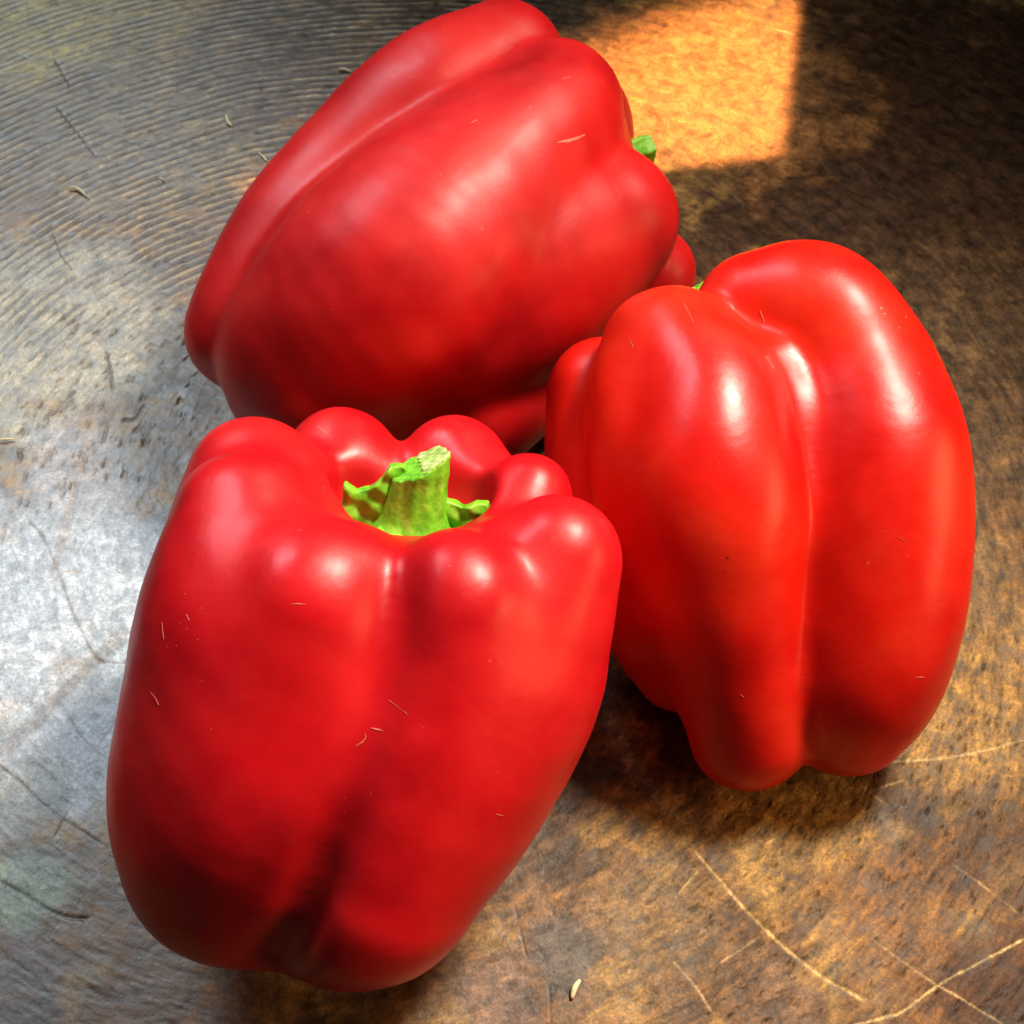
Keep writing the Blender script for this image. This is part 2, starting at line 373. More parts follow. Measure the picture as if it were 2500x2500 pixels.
    for pts, wd, dp, c, w in [([(32.5, -73.18), (42.09, -85.63), (50.87, -94.0), (58.45, -98.73)], 0.5, 0.1, (0.62, 0.4, 0.15), 1), ([(56.53, -102.69), (64.25, -100.72), (71.09, -96.38), (79.39, -92.28), (87.06, -88.6)], 0.38, 0.06, (0.62, 0.42, 0.17), 1), ([(61.31, -88.46), (69.26, -95.02), (75.99, -99.39), (80.76, -102.69)], 0.3, 0.06, (0.55, 0.38, 0.16), 0.8), ([(77.6, -75.43), (81.92, -79.13), (87.28, -84.21)], 0.3, 0.05, (0.5, 0.32, 0.14), 0.6), ([(69.88, -55.77), (79.01, -55.11), (86.81, -53.64), (94.83, -51.4)], 0.4, 0.06, (0.62, 0.45, 0.19), 1), ([(44.94, -71.67), (51.91, -67.84), (64.47, -61.96), (70.77, -59.57)], 0.35, 0.04, (0.52, 0.38, 0.15), 0.6), ([(27.59, -92.63), (30.73, -96.71), (33.14, -100.72)], 0.35, 0.05, (0.55, 0.38, 0.2), 0.8), ([(63.9, -60.77), (67.13, -63.94)], 0.35, 0.05, (0.5, 0.37, 0.17), 0.7), ([(28.35, -81.32), (32.22, -76.92)], 0.3, 0.04, (0.5, 0.4, 0.16), 0.7), ([(71.91, -47.63), (81.4, -50.15)], 0.3, 0.04, (0.5, 0.36, 0.15), 0.5), ([(35.18, -92.63), (41.8, -88.46)], 0.25, 0.04, (0.5, 0.36, 0.2), 0.5), ([(-99.25, -2.05), (-94.92, -7.12), (-89.78, -16.94), (-85.98, -24.52), (-80.95, -32.78), (-78.6, -35.02)], 0.42, 0.14, (0.1, 0.07, 0.04), 0.9), ([(-78.6, -35.02), (-73.45, -35.29)], 0.35, 0.08, (0.12, 0.08, 0.05), 0.8), ([(-83.23, -46.35), (-78.83, -51.82), (-73.61, -55.93)], 0.3, 0.08, (0.09, 0.06, 0.04), 0.8), ([(-76.41, -52.64), (-73.57, -46.78)], 0.3, 0.06, (0.12, 0.08, 0.05), 0.7), ([(-93.71, -56.74), (-89.32, -59.97), (-84.84, -63.94), (-78.97, -67.84), (-72.48, -71.67)], 0.5, 0.14, (0.14, 0.12, 0.09), 0.8), ([(-89.19, -78.4), (-83.62, -81.32), (-77.36, -84.56), (-72.72, -84.92)], 0.7, 0.2, (0.06, 0.045, 0.03), 0.9), ([(-79.98, -66.29), (-81.1, -70.14)], 0.45, 0.12, (0.06, 0.045, 0.03), 0.9), ([(-90.23, -14.52), (-86.59, -14.23)], 0.35, 0.05, (0.3, 0.19, 0.08), 0.9), ([(-90.84, -8.91), (-87.9, -9.11)], 0.35, 0.05, (0.3, 0.19, 0.08), 0.8), ([(-101.79, -8.12), (-97.92, -15.01)], 0.3, 0.06, (0.15, 0.12, 0.08), 0.7), ([(-109.81, 81.39), (-106.59, 74.52), (-102.91, 69.14)], 0.4, 0.18, (0.05, 0.04, 0.02), 0.95), ([(-103.21, 56.12), (-99.16, 49.21)], 0.35, 0.14, (0.06, 0.05, 0.03), 0.8), ([(-102.29, 48.59), (-99.19, 44.29)], 0.35, 0.12, (0.08, 0.06, 0.04), 0.7), ([(-121.55, 147.05), (-115.9, 136.9)], 0.5, 0.2, (0.04, 0.035, 0.02), 0.8), ([(-117.45, 127.88), (-111.79, 119.89), (-104.2, 109.03)], 0.5, 0.2, (0.05, 0.04, 0.02), 0.8), ([(-133.87, 151.37), (-127.54, 147.05)], 0.5, 0.1, (0.5, 0.4, 0.25), 0.6), ([(-91.11, 44.29), (-89.3, 38.86), (-87.7, 32.94)], 0.6, 0.25, (0.03, 0.03, 0.03), 0.9), ([(-96.25, 32.94), (-99.45, 26.02)], 0.9, 0.3, (0.05, 0.035, 0.02), 0.8), ([(-79.9, 28.88), (-81.52, 24.88), (-84.14, 24.65)], 0.7, 0.25, (0.03, 0.025, 0.02), 0.9), ([(-87.09, 23.75), (-87.48, 18.16)], 0.6, 0.2, (0.06, 0.035, 0.02), 0.8), ([(-99.35, 11.6), (-98.46, 13.77)], 0.4, 0.15, (0.05, 0.05, 0.05), 0.8), ([(-100.15, 20.38), (-102.37, 9.45), (-103.66, -1.03), (-103.87, -8.12)], 0.8, 0.06, (0.26, 0.19, 0.13), 0.6), ([(0.35, -82.05), (1.74, -88.46), (2.42, -91.25)], 0.35, 0.06, (0.07, 0.05, 0.045), 0.7), ([(6.16, -96.04), (6.39, -102.69)], 0.4, 0.05, (0.06, 0.05, 0.045), 0.6), ([(75.13, 110.56), (79.29, 103.0)], 0.4, 0.05, (0.16, 0.1, 0.05), 0.7), ([(53.73, 95.62), (56.83, 91.28)], 0.5, 0.04, (0.2, 0.14, 0.08), 0.8), ([(71.21, 160.55), (76.49, 158.06)], 0.35, 0.04, (0.65, 0.5, 0.3), 0.6)]: scratch(pts, wd, dp, c, w)
    # broad dark band left of the front pepper and faint cross lines
    def band(p, q, wd, c, w):
        p = np.array(p); q = np.array(q); d = q-p; L = np.hypot(*d); d /= L
        a = (x-p[0])*d[0]+(y-p[1])*d[1]; e = np.abs(-(x-p[0])*d[1]+(y-p[1])*d[0])
        blend(c, w*sstep(wd, wd*.45, e+wd*.7*(f2-.5))*sstep(-3, 2, a)*sstep(L+3, L-2, a))
    for p, q, wd, c, w in [((-75.68, -28.69), (-94.23, -54.29), 2.2, (0.17, 0.13, 0.1), 0.6), ((-90.6, -71.67), (-75.44, -75.43), 2.0, (0.12, 0.08, 0.05), 0.6), ((-90.93, 20.38), (-91.78, -15.01), 1.5, (0.24, 0.17, 0.12), 0.5)]: band(p, q, wd, c, w)
    f4 = fbm(arc*.7, rho*2.6, 3.0, 71, 4); f5 = fbm(arc*.8, rho*2.2, 1.1, 81, 3)
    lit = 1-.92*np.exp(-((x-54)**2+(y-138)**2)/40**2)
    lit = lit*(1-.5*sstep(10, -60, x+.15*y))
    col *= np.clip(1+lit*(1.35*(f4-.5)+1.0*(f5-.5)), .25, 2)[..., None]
    z += .22*(f4-.5)
    # where the old varnish has lasted it is glossy; the right side is scrubbed bare
    gloss = np.clip(sstep(25, -55, x+.15*y+40*(f1-.5))*.9+.25*(f2-.3), 0, 1)
    z += .22*(fbm(x, y, 30, 41)-.5)+.10*(fbm(x, y, 2.2, 51, 3)-.5)+.05*(fbm(arc*.5, rho*3, 1.6, 61, 2)-.5)
    zt = z-0.25
    V = np.stack([x, y, zt], -1).reshape(-1, 3)*MM
    I = np.arange(NX*NY).reshape(NY, NX)
    Q = np.stack([I[:-1, :-1], I[:-1, 1:], I[1:, 1:], I[1:, :-1]], -1).reshape(-1, 4)
    # a skirt round the fine sheet: the board runs on and has a thickness
    rim = np.concatenate([I[0, :], I[1:, -1], I[-1, -2::-1], I[-2:0:-1, 0]])
    rv = V[rim]; n = len(rim)
    far = rv.copy(); ctr = np.array([0, .03, 0]); far[:, :2] = ctr[:2]+(rv[:, :2]-ctr[:2])*1.35; far[:, 2] = -.0003
    low = far.copy(); low[:, 2] = -.022
    k0 = len(V); V = np.concatenate([V, far, low, [[0, .03, -.022]]])
    a = np.arange(n); b = (a+1) % n
    Q = np.concatenate([Q, np.stack([rim[a], k0+a, k0+b, rim[b]], 1), np.stack([k0+a, k0+n+a, k0+n+b, k0+b], 1)])
    o = mesh_obj("wooden_board", V, Q, M_BOARD)
    at = o.data.color_attributes.new("stain_and_light", 'FLOAT_COLOR', 'POINT')  # wood stains together with the sheen, shade and sun patch painted into the colour
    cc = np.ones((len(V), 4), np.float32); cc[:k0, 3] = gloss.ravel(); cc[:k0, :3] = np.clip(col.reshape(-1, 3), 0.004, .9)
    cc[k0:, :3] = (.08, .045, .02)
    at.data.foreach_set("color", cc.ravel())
    tag(o, kind='structure')
    return o
build_board()

# ------------------------------------------------------------------ the peppers: lobes as chains of (x, y, z, radius) in mm
FRONT = dict(k=3.6, kb=8, kc=2.0, blur=2,
  lobes=[
    [(-41.4, -80.8, 26.4, 20.4), (-38.1, -73.4, 31.6, 24.9), (-35.6, -63.7, 43.3, 22.2), (-29.4, -58.4, 56.8, 14.7)],
    [(-23.6, -84.3, 27.6, 20.4), (-19.3, -71.7, 34.0, 24.8), (-12.1, -64.2, 41.7, 21.7), (-8.0, -58.9, 58.8, 11.5)],
    [(-36.8, -52.7, 53.4, 12.3), (-30.3, -56.4, 57.6, 13.0), (-25.2, -55.9, 58.5, 10.9)],
    [(-7.6, -57.4, 59.9, 10.0), (-3.1, -58.7, 56.6, 9.8)],
    [(-17.6, -69.9, 31.6, 22.8), (-8.4, -61.8, 39.8, 22.0), (-1.3, -55.4, 47.9, 16.9), (6.6, -49.2, 57.1, 10.3)],
    [(-24.1, -61.9, 22.6, 22.7), (-6.8, -45.0, 36.9, 18.4), (2.4, -30.7, 48.1, 7.5)],
    [(-27.7, -58.2, 22.7, 22.9), (-10.6, -36.8, 31.6, 19.1), (-10.1, -18.8, 39.3, 9.9)],
    [(-32.6, -58.2, 22.7, 22.9), (-27.6, -36.8, 31.6, 19.1), (-29.9, -17.5, 40.3, 9.9)],
    [(-37.2, -68.2, 27.9, 24.6), (-38.8, -43.7, 42.6, 19.4), (-42.9, -28.8, 49.4, 11.2)],
    [(-36.8, -62.8, 39.0, 23.6), (-38.7, -55.3, 49.1, 19.0), (-41.6, -42.3, 57.1, 11.5)],
  ],
  core=[
    [(-29.6, -70.1, 29.0, 27.6), (-21.7, -62.6, 34.3, 26.3)],
    [(-23.2, -69.6, 35.5, 21.2), (-18.5, -61.6, 43.5, 19.1)],
  ],
  cav=[
    [(-16.7, -25.6, 55.3, 9.0), (-16.3, -34.2, 50.5, 8.1)],
    [(-23.4, -31.7, 51.1, 7.0), (-9.5, -33.5, 51.0, 6.5)],
  ],
  groove=[
    [(-15.9, -59.9, 70.4, 1.7), (-18.0, -72.7, 64.1, 2.6), (-23.0, -87.1, 55.0, 2.8), (-30.1, -98.7, 40.2, 2.7), (-35.4, -102.1, 28.6, 2.7)],
  ],
)
RIGHT = dict(k=3.4, kb=5, kc=2.0, blur=4,
  lobes=[
    [(45.7, -5.4, 51.2, 5.7), (49.8, -18.3, 47.0, 6.7), (50.7, -31.5, 39.0, 6.6), (50.8, -43.8, 25.5, 5.7), (50.9, -50.7, 15.8, 4.3)],
    [(25.7, 2.2, 48.0, 9.5), (25.3, -9.3, 44.8, 12.6), (27.5, -22.9, 38.9, 13.6), (31.4, -35.7, 29.9, 12.5), (37.6, -47.8, 17.8, 10.1)],
    [(29.0, 0.2, 50.2, 11.2), (33.3, -12.5, 48.6, 14.2), (34.1, -26.4, 43.8, 15.7), (35.6, -37.3, 34.9, 14.0), (38.9, -47.2, 24.3, 11.7), (41.9, -55.7, 12.2, 11.0)],
    [(43.6, 11.0, 49.2, 10.4), (53.8, 7.7, 50.6, 13.1), (61.2, -3.3, 46.5, 14.2), (63.5, -20.0, 41.0, 16.1), (62.9, -34.3, 30.3, 16.6), (60.7, -44.8, 19.9, 16.2), (59.2, -50.5, 12.2, 12.8)],
    [(16.8, 4.0, 33.3, 10.6), (20.1, -13.5, 25.9, 13.5), (25.8, -33.3, 21.9, 12.5), (34.5, -45.2, 14.7, 8.2)],
    [(29.8, -16.1, 22.9, 12.2), (28.5, -33.7, 15.4, 11.3), (29.8, -43.3, 11.2, 7.3)],
    [(55.0, 16.2, 35.8, 12.6), (61.3, -9.2, 26.5, 19.5), (56.3, -33.7, 15.4, 17.3)],
  ],
  core=[
    [(45.8, -3.6, 31.7, 22.1), (45.6, -13.5, 25.9, 22.0), (47.3, -32.5, 16.3, 17.3)],
  ],
  cav=[
    [(35.9, 24.2, 47.5, 5.4), (39.2, 15.9, 42.9, 4.6)],
  ],
)
BACK = dict(k=2.5, kb=7, kc=2.0, blur=3,
  lobes=[
    [(-1.3, 78.1, 51.0, 13.0), (-15.6, 66.6, 47.9, 16.4), (-30.2, 54.8, 40.8, 16.4), (-41.5, 41.3, 36.2, 15.3), (-48.7, 29.0, 31.3, 14.3), (-53.0, 24.3, 28.0, 12.3)],
    [(9.1, 63.6, 51.9, 13.2), (4.9, 55.2, 49.6, 16.8), (-6.1, 43.5, 45.1, 21.5), (-21.4, 26.0, 40.2, 24.6), (-36.0, 18.9, 31.6, 20.8), (-37.8, 15.0, 27.6, 18.9)],
    [(18.3, 45.4, 37.9, 15.4), (0.0, 37.2, 33.4, 24.0), (-16.4, 25.7, 29.0, 22.1), (-28.7, 19.6, 23.5, 19.7)],
    [(4.3, 30.3, 16.4, 15.4), (-9.2, 17.4, 14.6, 15.9)],
    [(29.7, 47.6, 21.1, 9.8), (4.5, 54.4, 16.1, 22.4), (-30.8, 42.9, 15.4, 22.0)],
    [(9.1, 81.1, 29.9, 18.2), (-9.1, 77.4, 24.9, 22.9), (-30.6, 48.7, 21.9, 21.8)],
  ],
  core=[
    [(0.0, 63.0, 31.9, 26.2), (-29.6, 36.7, 25.7, 25.3)],
  ],
  cav=[
    [(32.3, 71.6, 37.9, 6.1), (26.9, 66.4, 36.8, 4.8)],
  ],
)

def pepper(spec, seed, label, mat):
    c = np.mean([s[:2] for l in spec['lobes'] for s in l], 0)
    root = bpy.data.objects.new("red_bell_pepper", None); COL.objects.link(root)
    root.location = (c[0]*MM, c[1]*MM, 0); root.empty_display_size = .02
    tag(root, label, "bell pepper", "red bell peppers lying together on the board")
    sk = pepper_skin("skin", spec, seed, mat, root); sk.matrix_parent_inverse = Matrix.Translation(-root.location)
    return root, sk
ROOTS = [pepper(FRONT, 3, "front red bell pepper standing with its green stem and calyx in full view", M_SKIN[0]),
         pepper(RIGHT, 12, "right hand red bell pepper with a deep lengthwise crease and its stem hidden", M_SKIN[1]),
         pepper(BACK, 25, "rear red bell pepper on its side, stem tip peeking out beside the sunlit patch", M_SKIN[2])]

def green_part(name, fn, lo, hi, h, mat, M, parent):
    X, Y, Z = grid(lo, hi, h)
    V, Q = surface_nets(fn(X, Y, Z).astype(np.float32), lo, h); V = relax(V, Q, 1)
    V = V*MM
    V = V@np.array(M.to_3x3()).T+np.array(M.translation)
    o = mesh_obj(name, V, Q, mat, parent); o.matrix_parent_inverse = Matrix.Translation(-parent.location)
    return o

def frame(p, axis, xdir):
    z = Vector(axis).normalized(); x = Vector(xdir); x = (x-z*x.dot(z)).normalized(); y = z.cross(x)
    M = Matrix((x, y, z)).transposed().to_4x4(); M.translation = Vector(p)*MM; return M

def calyx_fn(points, thick=1.0, cup=.035, rise=0.0, seed=0):
    """a wavy star plate: points = [(angle in degrees, reach in mm, lift of the tip in mm)]"""
    def f(X, Y, Z):
        th = np.arctan2(Y, X); r = np.hypot(X, Y)
        R = np.full_like(X, 5.2); lift = np.zeros_like(X)
        for a, reach, lf in points:
            d = np.abs((th-math.radians(a)+math.pi) % (2*math.pi)-math.pi)
            w = np.exp(-(d/.26)**1.6); R = np.maximum(R, 5.2+(reach-5.2)*w); lift += lf*np.exp(-(d/.4)**2)
        zc = -cup*r*r*.25+lift*np.clip((r-2.5)/6, 0, 1.5)**2+.25*np.sin(th*9+seed)*np.clip(r/6, 0, 1)
        zc += 1.6*np.exp(-(r/3.4)**2)
        th_ = thick*(1-.35*np.clip(r/R, 0, 1))
        q = np.stack([r-R+.6, np.abs(Z-zc)-th_/2])
        return np.minimum(q.max(0), 0)+np.hypot(np.maximum(q[0], 0), np.maximum(q[1], 0))-.3
    return f

def stem_fn(L, r0, r1, bend=0., notch=None, cut=(0, 0)):
    """a ribbed tapering stalk with a slanting cut end"""
    def f(X, Y, Z):
        t = np.clip(Z/L, 0, 1.2); Xc = X-bend*t*t; th = np.arctan2(Y, Xc); r = np.hypot(Xc, Y)
        R = r1+(r0-r1)*np.maximum(1-t, 0)**1.3+1.3*np.exp(-t*9)+.22*np.cos(5*th+1.2)+.10*np.sin(11*th+3*t)+.25*np.exp(-((t-.93)/.12)**2)
        d = np.maximum((r-R)*.9, np.maximum(-Z-.5, Z-L-cut[0]*Xc-cut[1]*Y-.15*np.sin(4*Xc)*np.sin(5*Y)))
        if notch is not None:
            n = np.hypot((Xc-notch[0])/1.0, (Y-notch[1])/1.0)-notch[2]
            d = np.maximum(d, -np.maximum(n, np.maximum(notch[3]-Z, Z-notch[4])))
        return d
    return f

def poly_sdf(px, pz, pts):
    """signed distance to a closed outline in the x, z plane"""
    d = np.full(px.shape, 1e9); ins = np.zeros(px.shape, bool)
    for (x0, z0), (x1, z1) in zip(pts, pts[1:]+pts[:1]):
        ex, ez = x1-x0, z1-z0; wx, wz = px-x0, pz-z0
        t = np.clip((wx*ex+wz*ez)/(ex*ex+ez*ez), 0, 1)
        d = np.minimum(d, np.hypot(wx-ex*t, wz-ez*t))
        if z0 != z1: ins ^= ((z0 > pz) != (z1 > pz)) & (px < ex*(pz-z0)/ez+x0)
    return np.where(ins, -d, d)

def flap_fn(pts, rot, thick, bow):
    def f(X, Y, Z):
        c, s_ = math.cos(rot), math.sin(rot); x = X*c+Y*s_; y = -X*s_+Y*c
        y = y-bow*(np.abs(x)/10)**2*3-.35*np.sin(x*1.3)-.25*np.sin(Z*1.7+x)
        q0 = poly_sdf(x, Z, pts); q1 = np.abs(y)-thick*.5*(1+.15*np.sin(x*2.3))
        return np.minimum(np.maximum(q0, q1), 0)+np.hypot(np.maximum(q0, 0), np.maximum(q1, 0))-.25
    return f

AXIS = Vector((.13, .50, .84))
M = frame((-15.9, -38.0, 50.3), AXIS, (1, 0, 0))
root, skin = ROOTS[0]
star = calyx_fn([(168, 10.5, .8), (112, 9.5, .5), (62, 9.0, .3), (15, 11, .5), (-28, 12, .4), (-62, 11.5, 0), (-95, 10.5, 0), (-130, 11, 0)], 1.2, .0)
left_flap = flap_fn([(-11.4, 6.6), (-9.6, 5.2), (-7.5, 5.7), (-5.6, 7.9), (-4.6, 9.9), (-2.5, 10.0), (-2.5, -.8), (-10.4, -.8), (-11.4, 2)], 0, 1.4, -.3)
right_flap = flap_fn([(2.5, -.8), (2.5, 7.0), (4.8, 5.2), (7.5, 4.5), (9.5, 5.5), (11.2, 5.3), (11.6, 3.4), (12.6, 1.0), (12.8, -.8)], -.12, 1.5, .3)
green_part("calyx", lambda X, Y, Z: smin(smin(star(X, Y, Z), left_flap(X, Y, Z), 1.0), right_flap(X, Y, Z), 1.0), (-14, -14, -4), (15, 14, 12), .17, M_STEM, M, root)
stalk = stem_fn(11.0, 5.7, 3.9, .3, None, (.62, .12))
green_part("stem", stalk, (-8, -8, -1), (8, 8, 17), .2, M_STEM, M, root)
def cut_face(X, Y, Z):
    top = 11.0+.62*(X-.3)+.12*Y+.15*np.sin(4*X)*np.sin(5*Y)+.3*waves(X, Y, Z*0, 8, 1.6)
    return np.maximum(stalk(X, Y, np.minimum(Z, 10.5))+.25, np.abs(Z-top)-.25)
green_part("cut_end", cut_face, (-6, -6, 4), (6, 6, 17), .17, M_CUT, M, root)
root, skin = ROOTS[2]
M = frame((19.2, 66.6, 34.4), (9.2, 2.3, 1.6), (0, 0, 1))
green_part("stem", stem_fn(10.5, 4.0, 3.0, 0, None, (.3, .2)), (-8, -8, -1), (8, 8, 14), .25, M_STEM, M, root)
root, skin = ROOTS[1]
M = frame((35.7, 17.3, 45.0), (-.25, .85, .45), (1, 0, 0))
green_part("calyx", calyx_fn([(150, 8.2, 2.5), (80, 7, 1), (20, 7.5, 1), (-40, 7, 0), (-100, 7, 0), (-160, 7, 1)], 1.1, .03), (-10, -10, -4), (10, 10, 7), .25, M_STEM, M, root)
green_part("stem", stem_fn(2.6, 3.0, 2.4, 0, None, (.2, .1)), (-6, -6, -1), (6, 6, 10), .25, M_STEM, M, root)


